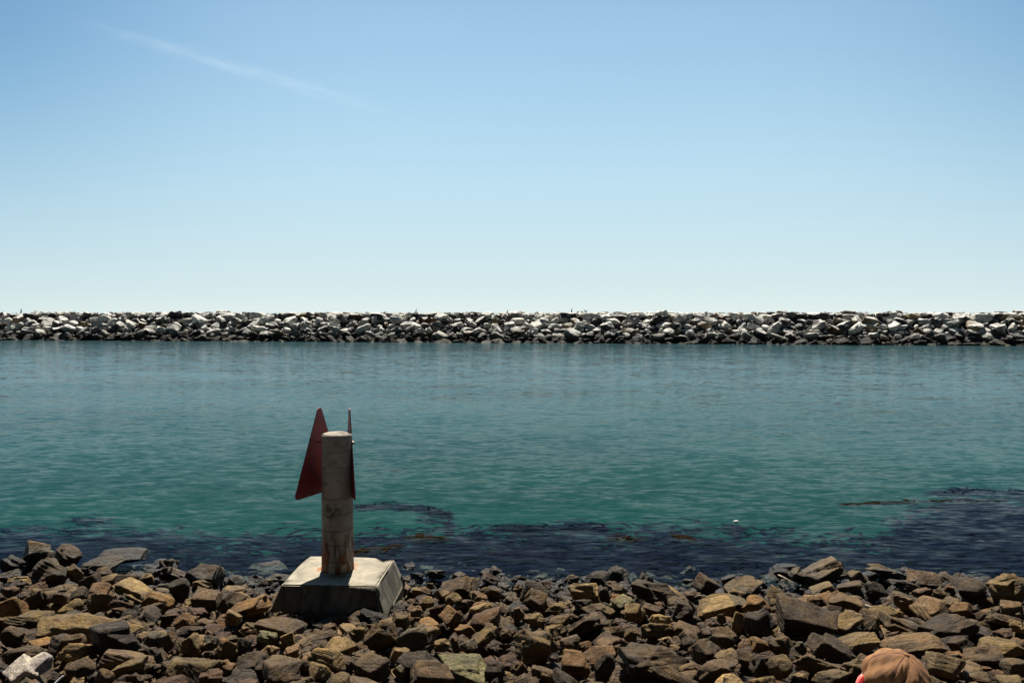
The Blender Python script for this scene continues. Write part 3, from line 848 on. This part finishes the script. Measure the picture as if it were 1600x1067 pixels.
# ------------------------------------------------------------------ the breakwater across the channel
A0 = Vector((-93, 151, 0)); B0 = Vector((77, 125, 0))
U = (B0 - A0).normalized(); NV = Vector((U.y, -U.x, 0))       # NV points at the camera
if NV.y > 0: NV = -NV
LEN = (B0 - A0).length
def bw(s, t, z=0): return A0 + U * s - NV * t + Vector((0, 0, z))
def slope_z(t): return min(t / 1.25 - 0.5, 4.35) if t < 14 else 4.35 - (t - 14) / 1.3
bm = bmesh.new()
secs = [(-8, -6.5), (-0.6, -0.75), (5.8, 3.5), (6.7, 4.25), (12.5, 4.25), (28, -6.5)]
ends = []
for s in (-60, 0, 60, 120, LEN, LEN + 60):
    ends.append([bm.verts.new(bw(s, t, z)) for t, z in secs])
for E, F in zip(ends[:-1], ends[1:]):
    for k in range(len(secs) - 1): bm.faces.new((E[k], F[k], F[k + 1], E[k + 1]))
tag(bm_obj('breakwater_core', bm, plain('dark_core', (0.03, 0.03, 0.03), 0.95, 0.3, 0.5), smooth=False), 'dark stone core of the breakwater behind its boulders', 'breakwater')
BT = {'pale': (0.50, 0.49, 0.45), 'light grey': (0.27, 0.26, 0.25), 'grey': (0.095, 0.092, 0.09), 'dark grey': (0.04, 0.04, 0.042), 'buff': (0.20, 0.155, 0.10), 'rusty': (0.09, 0.05, 0.03)}
rnd = random.Random(77)
cand = []
rows = [(0.0, -0.25), (1.0, 0.35), (2.0, 1.05), (3.1, 1.85), (4.2, 2.65), (5.3, 3.45), (6.4, 4.2), (8.0, 4.22), (9.8, 4.12), (11.8, 4.1)]
for ri, (t0, z0) in enumerate(rows):
    s = -40 + rnd.uniform(0, 1.5)
    while s < LEN + 30:
        wdt = rnd.choice([0.8, 1.1, 1.4, 1.8, 2.2, 2.8]) * rnd.uniform(0.9, 1.1)
        hh = min(wdt * rnd.uniform(0.45, 0.9), 1.4)
        zc = z0 + rnd.uniform(-0.25, 0.25)
        if ri >= 6:
            hh = min(hh, 1.35); top = 4.98 + rnd.uniform(-0.34, 0.14)
            if rnd.random() < 0.05: top += 0.28
            zc = top - hh * 0.47
        tn = rnd.choices(['pale', 'light grey', 'grey', 'dark grey', 'buff', 'rusty'], [0.30, 0.26, 0.2, 0.12, 0.09, 0.03] if ri > 1 else [0.06, 0.12, 0.3, 0.3, 0.12, 0.1])[0]
        cand.append(dict(p=bw(s + wdt / 2, t0 + (rnd.uniform(-0.6, 0.6) if ri < 6 else rnd.uniform(-0.3, 0.3)), zc), dims=(wdt * 1.06, wdt * rnd.uniform(0.65, 0.95), hh), tn=tn, row=ri, s=s, shape=rnd.choice('bbwspwd')))
        s += wdt * rnd.uniform(0.80, 0.95)
for q in cand: q['px'], q['py'] = project(q['p'])
inside = [q for q in cand if -5 < q['px'] < 1605 and q['row'] <= 6]
inside.sort(key=lambda q: -q['dims'][0] * q['dims'][2])
things = inside[:300]
tid = set(id(q) for q in things)
BROW = {0: 'at the waterline', 1: 'above the waterline', 2: 'at lower slope', 3: 'at middle slope', 4: 'at upper slope', 5: 'below the crest', 6: 'on the crest'}
BZ_ = [(-50, 160, 'at the far left'), (160, 330, 'left of the red signs'), (330, 460, 'near left of signs'), (460, 600, 'above the red signs'), (600, 760, 'right of the red signs'),
       (760, 920, 'at mid view'), (920, 1080, 'right of mid view'), (1080, 1240, 'above the flat block'), (1240, 1420, 'above the tan cap'), (1420, 1700, 'at the far right')]
for q in things:
    z = next(v[2] for v in BZ_ if v[0] <= q['px'] < v[1])
    sz = 'large' if q['dims'][0] > 2.4 else 'medium'
    q['label'] = f"{sz} {q['tn']} breakwater rock {BROW[q['row']]} {z}"
uniquify(things)
ang = math.atan2(U.y, U.x)
LIB = []
for i in range(40):
    rng = np.random.RandomState(7000 + i)
    LIB.append(rock_verts(rng, (1, 1, 1), 'bbwspwsb'[i % 8], 3, 0.55))
F3 = ICO[3][1]
VS, CS = [], []
for i, q in enumerate(cand):
    rr = random.Random(i)
    V = LIB[rr.randrange(40)] * np.array(q['dims'])
    e = Euler((rr.uniform(-0.6, 0.5), rr.uniform(-0.55, 0.55), ang + rr.uniform(-0.8, 0.8))) if q['row'] < 6 else Euler((rr.uniform(-0.06, 0.06), rr.uniform(-0.06, 0.06), ang + rr.uniform(-0.3, 0.3)))
    c = np.array(BT[q['tn']]) * rr.uniform(0.85, 1.15)
    if id(q) in tid:
        o = np_obj('breakwater_boulder', V, F3, M_BOULDER, smooth=False)
        o.location = q['p']; o.rotation_euler = e; o.color = (*[float(min(1, x)) for x in c], 1)
        tag(o, q['label'], 'boulder', 'boulders facing the channel on the breakwater')
    else:
        VS.append(V @ np.array(e.to_matrix()).T + np.array(q['p'])); CS.append(np.tile(c, (len(V), 1)))
n = len(VS); nv = len(ICO[3][0])
o = np_obj('breakwater_rubble', np.concatenate(VS), (F3[None] + (np.arange(n) * nv)[:, None, None]).reshape(-1, 3), M_BRUBBLE, smooth=False, col=np.concatenate(CS))
tag(o, 'smaller stones and back rows of boulders making up the breakwater', 'rubble', kind='stuff')

# ------------------------------------------------------------------ birds standing on the crest
M_BIRD = plain('dark_feathers', (0.035, 0.032, 0.032), 0.7, 0.3, 20)
M_GULL = plain('grey_feathers', (0.35, 0.34, 0.33), 0.7, 0.3, 20)
M_BEAK = plain('beak', (0.25, 0.17, 0.06), 0.5, 0.2)
def skin(name, verts, edges, radii, mat, parent=None, sub=2, root_i=0):
    me = bpy.data.meshes.new(name); me.from_pydata(verts, edges, [])
    o = link(bpy.data.objects.new(name, me), parent)
    m = o.modifiers.new('Skin', 'SKIN'); m.use_smooth_shade = True
    for i, r in enumerate(radii):
        sv = me.skin_vertices[0].data[i]
        sv.radius = (r, r) if not isinstance(r, tuple) else r
        sv.use_root = (i == root_i)
    if sub:
        s = o.modifiers.new('Subdivision', 'SUBSURF'); s.levels = sub; s.render_levels = sub
    me.materials.append(mat)
    return o
def make_bird(mat, upright):
    r = empty('bird', (0, 0, 0))
    if upright:   # cormorant-like stance
        V = [(0, 0, .30), (-.06, 0, .20), (-.16, 0, .06), (.03, 0, .42), (.02, 0, .54), (.05, 0, .63), (.10, 0, .65), (0, .05, .16), (.01, .05, .02), (.07, .05, .005), (0, -.05, .16), (.01, -.05, .02), (.07, -.05, .005)]
        rad = [.095, .075, .03, .06, .034, .04, .03, .025, .012, .012, .025, .012, .012]
    else:
        V = [(0, 0, .24), (-.14, 0, .22), (-.27, 0, .20), (.10, 0, .29), (.15, 0, .37), (.18, 0, .42), (.22, 0, .42), (0, .04, .13), (0, .04, .02), (.06, .04, .005), (0, -.04, .13), (0, -.04, .02), (.06, -.04, .005)]
        rad = [.085, .06, .02, .06, .035, .04, .028, .022, .009, .009, .022, .009, .009]
    E = [(0, 1), (1, 2), (0, 3), (3, 4), (4, 5), (5, 6), (0, 7), (7, 8), (8, 9), (0, 10), (10, 11), (11, 12)]
    skin('body', V, E, rad, mat, r, 1)
    bm = bmesh.new(); tip = Vector(V[6])
    bmesh.ops.create_cone(bm, segments=8, radius1=.02, radius2=.004, depth=.10, cap_ends=True, matrix=Matrix.Translation(tip + Vector((.07, 0, 0))) @ Matrix.Rotation(R(90), 4, 'Y'))
    bm_obj('beak', bm, M_BEAK, r)
    return r
def copy_tree(o, parent=None):
    c = o.copy(); COL.objects.link(c)
    if parent: c.parent = parent
    for ch in list(o.children): copy_tree(ch, c)
    return c
protos = [make_bird(M_BIRD, True), make_bird(M_GULL, False), make_bird(M_BIRD, False)]
used = [False] * 3
birds = [(8, 1, 1.0, 'grey bird on the crest at the far left end'), (16, 2, 1.0, 'dark hunched bird near the far left end of the crest'),
         (27, 2, 1.3, 'dark bird left of the tallest bird on the far left crest'), (33, 0, 1.35, 'tallest dark upright bird on the far left crest'),
         (54, 0, 1.0, 'slim dark bird right of the tallest far left bird'), (72, 2, 1.0, 'low dark bird in the far left group on the crest'),
         (78, 0, 1.0, 'rightmost dark upright bird of the far left group'), (113, 0, 0.9, 'left bird of the upright pair left of the signs'),
         (118, 0, 1.05, 'right bird of the upright pair left of the signs'), (143, 2, 1.0, 'small dark bird alone right of the upright pair'), (44, 2, 0.9, 'small dark bird between the two tallest far left birds'), (748, 2, 1.0, 'small dark bird left of the mid view upright bird'), (383, 1, 1.2, 'lone pale bird on the crest left of the red signs'),
         (650, 0, 1.25, 'lone upright bird on the crest right of the red signs'), (793, 0, 1.15, 'dark upright bird on the crest at mid view'),
         (885, 1, 1.0, 'grey bird left of the upright bird right of mid view'), (893, 0, 1.25, 'dark upright bird on the crest right of mid view'),
         (915, 2, 1.2, 'dark leaning bird just right of the upright bird'), (940, 1, 1.0, 'grey bird rightmost on the breakwater crest')]
bpy.context.view_layer.update()
crest = [q for q in cand if q['row'] in (5, 6)]
dg = bpy.context.evaluated_depsgraph_get()
for (px, k, sc, lab) in birds:
    d = ray(px, 488)
    # where the ray crosses the crest line, then drop onto the stones
    t_ = 7.0
    den = d.xy.dot(NV.xy); num = (A0 - NV * t_ - CAM).xy.dot(NV.xy)
    p = CAM + d * (num / den)
    hit = S.ray_cast(dg, Vector((p.x, p.y, 20)), Vector((0, 0, -1)))
    z = hit[1].z if hit[0] else 4.95
    b = protos[k] if not used[k] else copy_tree(protos[k])
    used[k] = True
    b.location = (p.x, p.y, z - 0.01); b.scale = (sc * 1.1,) * 3
    b.rotation_euler = (0, 0, random.Random(px).choice([0, 3.14, 0.4, 2.7, 5.5]))
    tag(b, lab, 'bird', 'birds perched along the breakwater')

# ------------------------------------------------------------------ person in a cap seated on the promenade edge
HX, HY = 1.125, 2.42
pz = 3.15
root = empty('person', (HX, HY - 0.02, pz), 0)
tag(root, 'person in a salmon tan cap seen from behind at the bottom right edge', 'person')
M_SKIN = NT('skin')
M_SKIN.p.inputs['Base Color'].default_value = (0.56, 0.22, 0.15, 1)
M_SKIN.p.inputs['Roughness'].default_value = 0.5
M_SKIN.p.inputs['Subsurface Weight'].default_value = 0.6
M_SKIN.p.inputs['Subsurface Radius'].default_value = (0.03, 0.006, 0.003)
_co = M_SKIN.new('ShaderNodeTexCoord').outputs['Object']
M_SKIN.set(M_SKIN.p.inputs['Base Color'], M_SKIN.mix(M_SKIN.ramp(M_SKIN.noise(_co, 20, 4), 0.3, 0.7), (0.60, 0.24, 0.17), (0.48, 0.17, 0.12)))
M_SKIN = M_SKIN.m
# body: pelvis at seat, torso leaning a little, legs over the edge (local frame: +y seaward)
hc = Vector((0.0, 0.03, 0.765))        # head centre
V = [(0, 0, .10), (0, 0, .24), (0, .01, .40), (0, .02, .50), (0, .025, .585), (0, .03, .66), (0, .035, .73), (0, .03, .795)]
rad = [(.15, .11), (.125, .09), (.145, .10), (.10, .075), (.052, .052), (.062, .068), (.078, .090), (.070, .082)]
E = [(i, i + 1) for i in range(7)]
def add(p, r, frm):
    V.append(p); rad.append(r); E.append((frm, len(V) - 1)); return len(V) - 1
for s in (-1, 1):
    a = add((s * .17, .02, .47), .055, 3); a = add((s * .22, .05, .33), .046, a); a = add((s * .24, .10, .20), .038, a)
    a = add((s * .19, .22, .19), .033, a); a = add((s * .14, .34, .20), .024, a); h = add((s * .125, .38, .20), (.022, .034), a); pm = add((s * .115, .42, .20), (.020, .036), h)
    for k, (dx, L) in enumerate(((-.030, .060), (-.010, .070), (.010, .066), (.028, .052))):
        f = add((s * .115 + dx, .445, .205), .0095, pm); f = add((s * .115 + dx * 1.15, .445 + L * .6, .197), .0085, f); add((s * .115 + dx * 1.2, .445 + L, .175), .0075, f)
    t = add((s * .115 - s * .035, .395, .195), .011, h); add((s * .115 - s * .055, .43, .185), .009, t)
    l = add((s * .10, .12, .11), .085, 0); l = add((s * .12, .42, .10), .062, l); l = add((s * .12, .46, .05), .058, l)
    l = add((s * .12, .50, -.16), .052, l); l = add((s * .12, .50, -.34), .036, l); l = add((s * .12, .54, -.385), .038, l); add((s * .13, .66, -.40), .03, l)
body = skin('body', V, E, rad, M_SKIN, root, 2)
# clothes
M_SHIRT = plain('shirt_cloth', (0.25, 0.28, 0.33), 0.9, 0.1, 60, 0.2, 0.002)
M_SHORT = plain('shorts_cloth', (0.12, 0.11, 0.09), 0.9, 0.1, 60, 0.2, 0.002)
cv = [(0, 0, .13), (0, 0, .24), (0, .01, .40), (0, .02, .50), (0, .025, .545)]
cr = [(.165, .125), (.145, .108), (.162, .118), (.115, .09), (.062, .062)]
ce = [(0, 1), (1, 2), (2, 3), (3, 4)]
for s in (-1, 1):
    cv += [(s * .17, .02, .47), (s * .22, .05, .34), (s * .235, .08, .25)]; cr += [.068, .062, .06]
    n0 = len(cv) - 3; ce += [(3, n0), (n0, n0 + 1), (n0 + 1, n0 + 2)]
skin('shirt', cv, ce, cr, M_SHIRT, root, 2, 1)
cv = [(0, 0, .11)]; cr = [(.162, .125)]; ce = []
for s in (-1, 1):
    cv += [(s * .10, .12, .115), (s * .12, .36, .11)]; cr += [.100, .082]; n0 = len(cv) - 2; ce += [(0, n0), (n0, n0 + 1)]
skin('shorts', cv, ce, cr, M_SHORT, root, 2, 0)
# face features seaward, ears at the sides
def blob(name, c, s, rot, mat, parent, fn=None, sub=3):
    bm = bmesh.new(); bmesh.ops.create_icosphere(bm, subdivisions=sub, radius=1)
    for v in bm.verts:
        co = Vector((v.co.x * s[0], v.co.y * s[1], v.co.z * s[2]))
        if fn: co = fn(co)
        v.co = co
    bm.transform(Matrix.Translation(c) @ Euler(rot).to_matrix().to_4x4())
    return bm_obj(name, bm, mat, parent)
M_EAR = NT('ear_skin')
M_EAR.p.inputs['Base Color'].default_value = (0.80, 0.16, 0.14, 1)  # red glow of the backlit ear painted into its colour
M_EAR.p.inputs['Roughness'].default_value = 0.45
M_EAR.p.inputs['Subsurface Weight'].default_value = 0.9
M_EAR.p.inputs['Subsurface Radius'].default_value = (0.05, 0.008, 0.005)
M_EAR.p.inputs['Subsurface Scale'].default_value = 0.5
M_EAR = M_EAR.m
def earf(co):
    k = math.hypot(co.y / 0.02, co.z / 0.034)
    co.x += -0.006 * max(0, 1 - k * 1.4) if co.x > 0 else 0
    return co
for s in (-1, 1):
    blob('ear', (-0.100, 0.02, 0.752) if s < 0 else (0.090, 0.03, 0.700), (0.011, 0.021, 0.035), (0.1, s * -0.25, s * 0.45), M_EAR, root, earf)
blob('nose', (0, 0.128, 0.705), (0.016, 0.022, 0.026), (0.3, 0, 0), M_SKIN, root)
M_EYE = plain('eye', (0.6, 0.58, 0.55), 0.2, 0.05); M_LIP = plain('lip', (0.45, 0.14, 0.12), 0.5, 0.1)
for s in (-1, 1): blob('eye', (s * 0.03, 0.108, 0.735), (0.013, 0.010, 0.009), (0, 0, 0), M_EYE, root)
blob('mouth', (0, 0.112, 0.668), (0.026, 0.010, 0.007), (0, 0, 0), M_LIP, root)
M_HAIR = plain('brown_hair', (0.10, 0.055, 0.03), 0.7, 0.4, 60, 0.6, 0.004)
def hairf(co):
    if co.y > 0.03: co.y = 0.03 + (co.y - 0.03) * 0.2
    return co
blob('hair', (0, 0.005, 0.735), (0.080, 0.084, 0.075), (0, 0, 0), M_HAIR, root, hairf, 4)
# the cap: six panels with puckered seams around a button, tilted back and to the right
M_CAP = NT('cap_cloth')
_co = M_CAP.new('ShaderNodeTexCoord').outputs['Object']
_b = M_CAP.noise(_co, 14, 5, 0.65, 0.3)
_c = M_CAP.mix(M_CAP.ramp(_b, 0.32, 0.68), (0.12, 0.050, 0.015), (0.245, 0.112, 0.036))
_c = M_CAP.mix(M_CAP.ramp(M_CAP.noise(_co, 45, 3), 0.64, 0.74, 0, 0.6), _c, (0.16, 0.055, 0.035))
M_CAP.set(M_CAP.p.inputs['Base Color'], _c)
M_CAP.p.inputs['Roughness'].default_value = 0.9
M_CAP.p.inputs['Sheen Weight'].default_value = 0.0
_h = M_CAP.math('ADD', M_CAP.noise(_co, 30, 4), M_CAP.math('MULTIPLY', M_CAP.noise(_co, 600, 2), 0.15))
M_CAP.set(M_CAP.p.inputs['Normal'], M_CAP.bump(_h, 0.5, 0.006))
M_CAP = M_CAP.m
M_SEAM = plain('cap_seam', (0.10, 0.04, 0.03), 0.9, 0.2, 80)
cap_rot = Euler((R(6), R(16), R(-12))).to_matrix().to_4x4()
capo = None
def cap_r(th, ph):
    """radius profile at polar angle th from the button, azimuth ph"""
    seam = abs(((ph / (math.pi / 3)) % 1.0) - 0.5) * 2       # 1 on a seam
    puck = -0.0035 * max(0, (seam - 0.86) / 0.14) * min(1, th * 2.5)
    fold = 0.0040 * math.sin(ph * 7 + th * 5) * math.sin(th) + 0.0024 * math.sin(ph * 13 - th * 9 + 1.3) * math.sin(th) ** 2 + 0.0012 * math.sin(ph * 34 + 2 * math.sin(th * 6)) * math.sin(th) * max(0, math.sin(ph * 1.5 + 1))
    crease = -0.010 * math.exp(-((ph - 4.1 - 0.5 * th) / 0.10) ** 2) * math.sin(th) ** 2 - 0.010 * math.exp(-((ph - 4.9 + 0.3 * th) / 0.12) ** 2) * math.sin(th) ** 2
    return 0.105 + puck + fold + crease
bm = bmesh.new(); rings = []
NP, NTH = 144, 40
for i in range(NTH + 1):
    th = 0.03 + (R(103) - 0.03) * i / NTH
    ring = []
    for j in range(NP):
        ph = 2 * math.pi * j / NP; r = cap_r(th, ph)
        ring.append(bm.verts.new((r * math.sin(th) * math.cos(ph) * 0.92, r * math.sin(th) * math.sin(ph) * 0.98, r * math.cos(th) * 0.86)))
    rings.append(ring)
for A, B in zip(rings[:-1], rings[1:]):
    for j in range(NP): bm.faces.new((A[j], B[j], B[(j + 1) % NP], A[(j + 1) % NP]))
bm.faces.new(rings[0])
bm.transform(Matrix.Translation((0.014, 0.03, 0.756)) @ cap_rot)
cap = bm_obj('cap', bm, M_CAP, root)
sm = cap.modifiers.new('Solidify', 'SOLIDIFY'); sm.thickness = 0.003; sm.offset = -1
bm = bmesh.new(); bmesh.ops.create_icosphere(bm, subdivisions=2, radius=0.009)
bm.transform(Matrix.Translation((0.014, 0.03, 0.756)) @ cap_rot @ Matrix.Translation((0, 0, 0.091)) @ Matrix.Diagonal((1, 1, 0.5, 1)))
bm_obj('button', bm, M_CAP, cap)
for k in range(6):
    ph = (k + 0.0) * math.pi / 3
    bm = bmesh.new(); prev = None
    for i in range(26):
        th = 0.08 + (R(100) - 0.08) * i / 25; r = cap_r(th, ph) + 0.0016
        cur = []
        for dph in (-1, 1):
            off = 0.0016 / max(0.02, r * math.sin(th)) * dph
            cur.append(bm.verts.new((r * math.sin(th) * math.cos(ph + off) * 0.92, r * math.sin(th) * math.sin(ph + off) * 0.98, r * math.cos(th) * 0.86)))
        if prev: bm.faces.new((prev[0], prev[1], cur[1], cur[0]))
        prev = cur
    bm.transform(Matrix.Translation((0.014, 0.03, 0.756)) @ cap_rot)
    bm_obj('seam', bm, M_SEAM, cap)
bm = bmesh.new(); prev = None     # visor, seaward
for i in range(21):
    a = R(30 + 120 * i / 20); cur = []
    for rr_ in (0.0, 0.5, 1.0):
        k = math.sin(math.pi * i / 20) ** 0.6 * 0.07 * rr_
        cur.append(bm.verts.new(((0.086 + k * 0.15) * math.cos(a), (0.098 + k) * math.sin(a), -0.018 - 0.012 * abs(math.cos(a)) - 0.02 * rr_)))
    if prev:
        for q in range(2): bm.faces.new((prev[q], cur[q], cur[q + 1], prev[q + 1]))
    prev = cur
bm.transform(Matrix.Translation((0.014, 0.03, 0.756)) @ cap_rot)
vis = bm_obj('visor', bm, M_CAP, cap)
sm = vis.modifiers.new('Solidify', 'SOLIDIFY'); sm.thickness = 0.003

# ------------------------------------------------------------------ fading vapour trail high in the sky
tv = NT('vapour_trail'); tv.n.remove(tv.p)
co = tv.new('ShaderNodeTexCoord').outputs['Object']
sp = tv.new('ShaderNodeSeparateXYZ'); tv.set(sp.inputs[0], co)
D0 = 6000
p1, p2 = at_y(75, 20, D0), at_y(705, 205, D0 * 0.97)
ln = (p2 - p1).length; HW = 90.0
rad_ = tv.vmath('LENGTH', tv.vmath('MULTIPLY', co, (0, 1, 1))).node.outputs['Value']
fall = tv.math('POWER', tv.ramp(rad_, 0.0, HW * 0.98, 1.0, 0.0), 1.8)
al = tv.math('MULTIPLY', tv.ramp(sp.outputs['X'], -ln * 0.5, -ln * 0.08), tv.ramp(sp.outputs['X'], ln * 0.5, -ln * 0.05))
mp = tv.new('ShaderNodeMapping'); tv.set(mp.inputs['Vector'], co); mp.inputs['Scale'].default_value = (0.2, 1, 1); mp.inputs['Rotation'].default_value = (0, 0, 0.12)
ns = tv.ramp(tv.noise(mp.outputs[0], 0.02, 5, 0.65, 0.5), 0.36, 0.66, 0.05, 1.4)
dens = tv.math('MULTIPLY', tv.math('MULTIPLY', fall, al), tv.math('MULTIPLY', ns, 0.0011))
vs = tv.new('ShaderNodeVolumeScatter'); tv.set(vs.inputs['Density'], dens); vs.inputs['Color'].default_value = (0.95, 0.97, 1, 1)
vs.inputs['Anisotropy'].default_value = 0.3
tv.t.links.new(vs.outputs[0], tv.out.inputs['Volume'])
bm = bmesh.new()
bmesh.ops.create_cone(bm, segments=20, radius1=HW, radius2=HW, depth=ln, cap_ends=True, matrix=Matrix.Rotation(R(90), 4, 'Y'))
o = bm_obj('vapour_trail', bm, tv.m)
o.location = (p1 + p2) / 2
o.rotation_euler = (p2 - p1).to_track_quat('X', 'Z').to_euler()
tag(o, 'faint white vapour trail fading across the upper left sky', 'vapour trail')
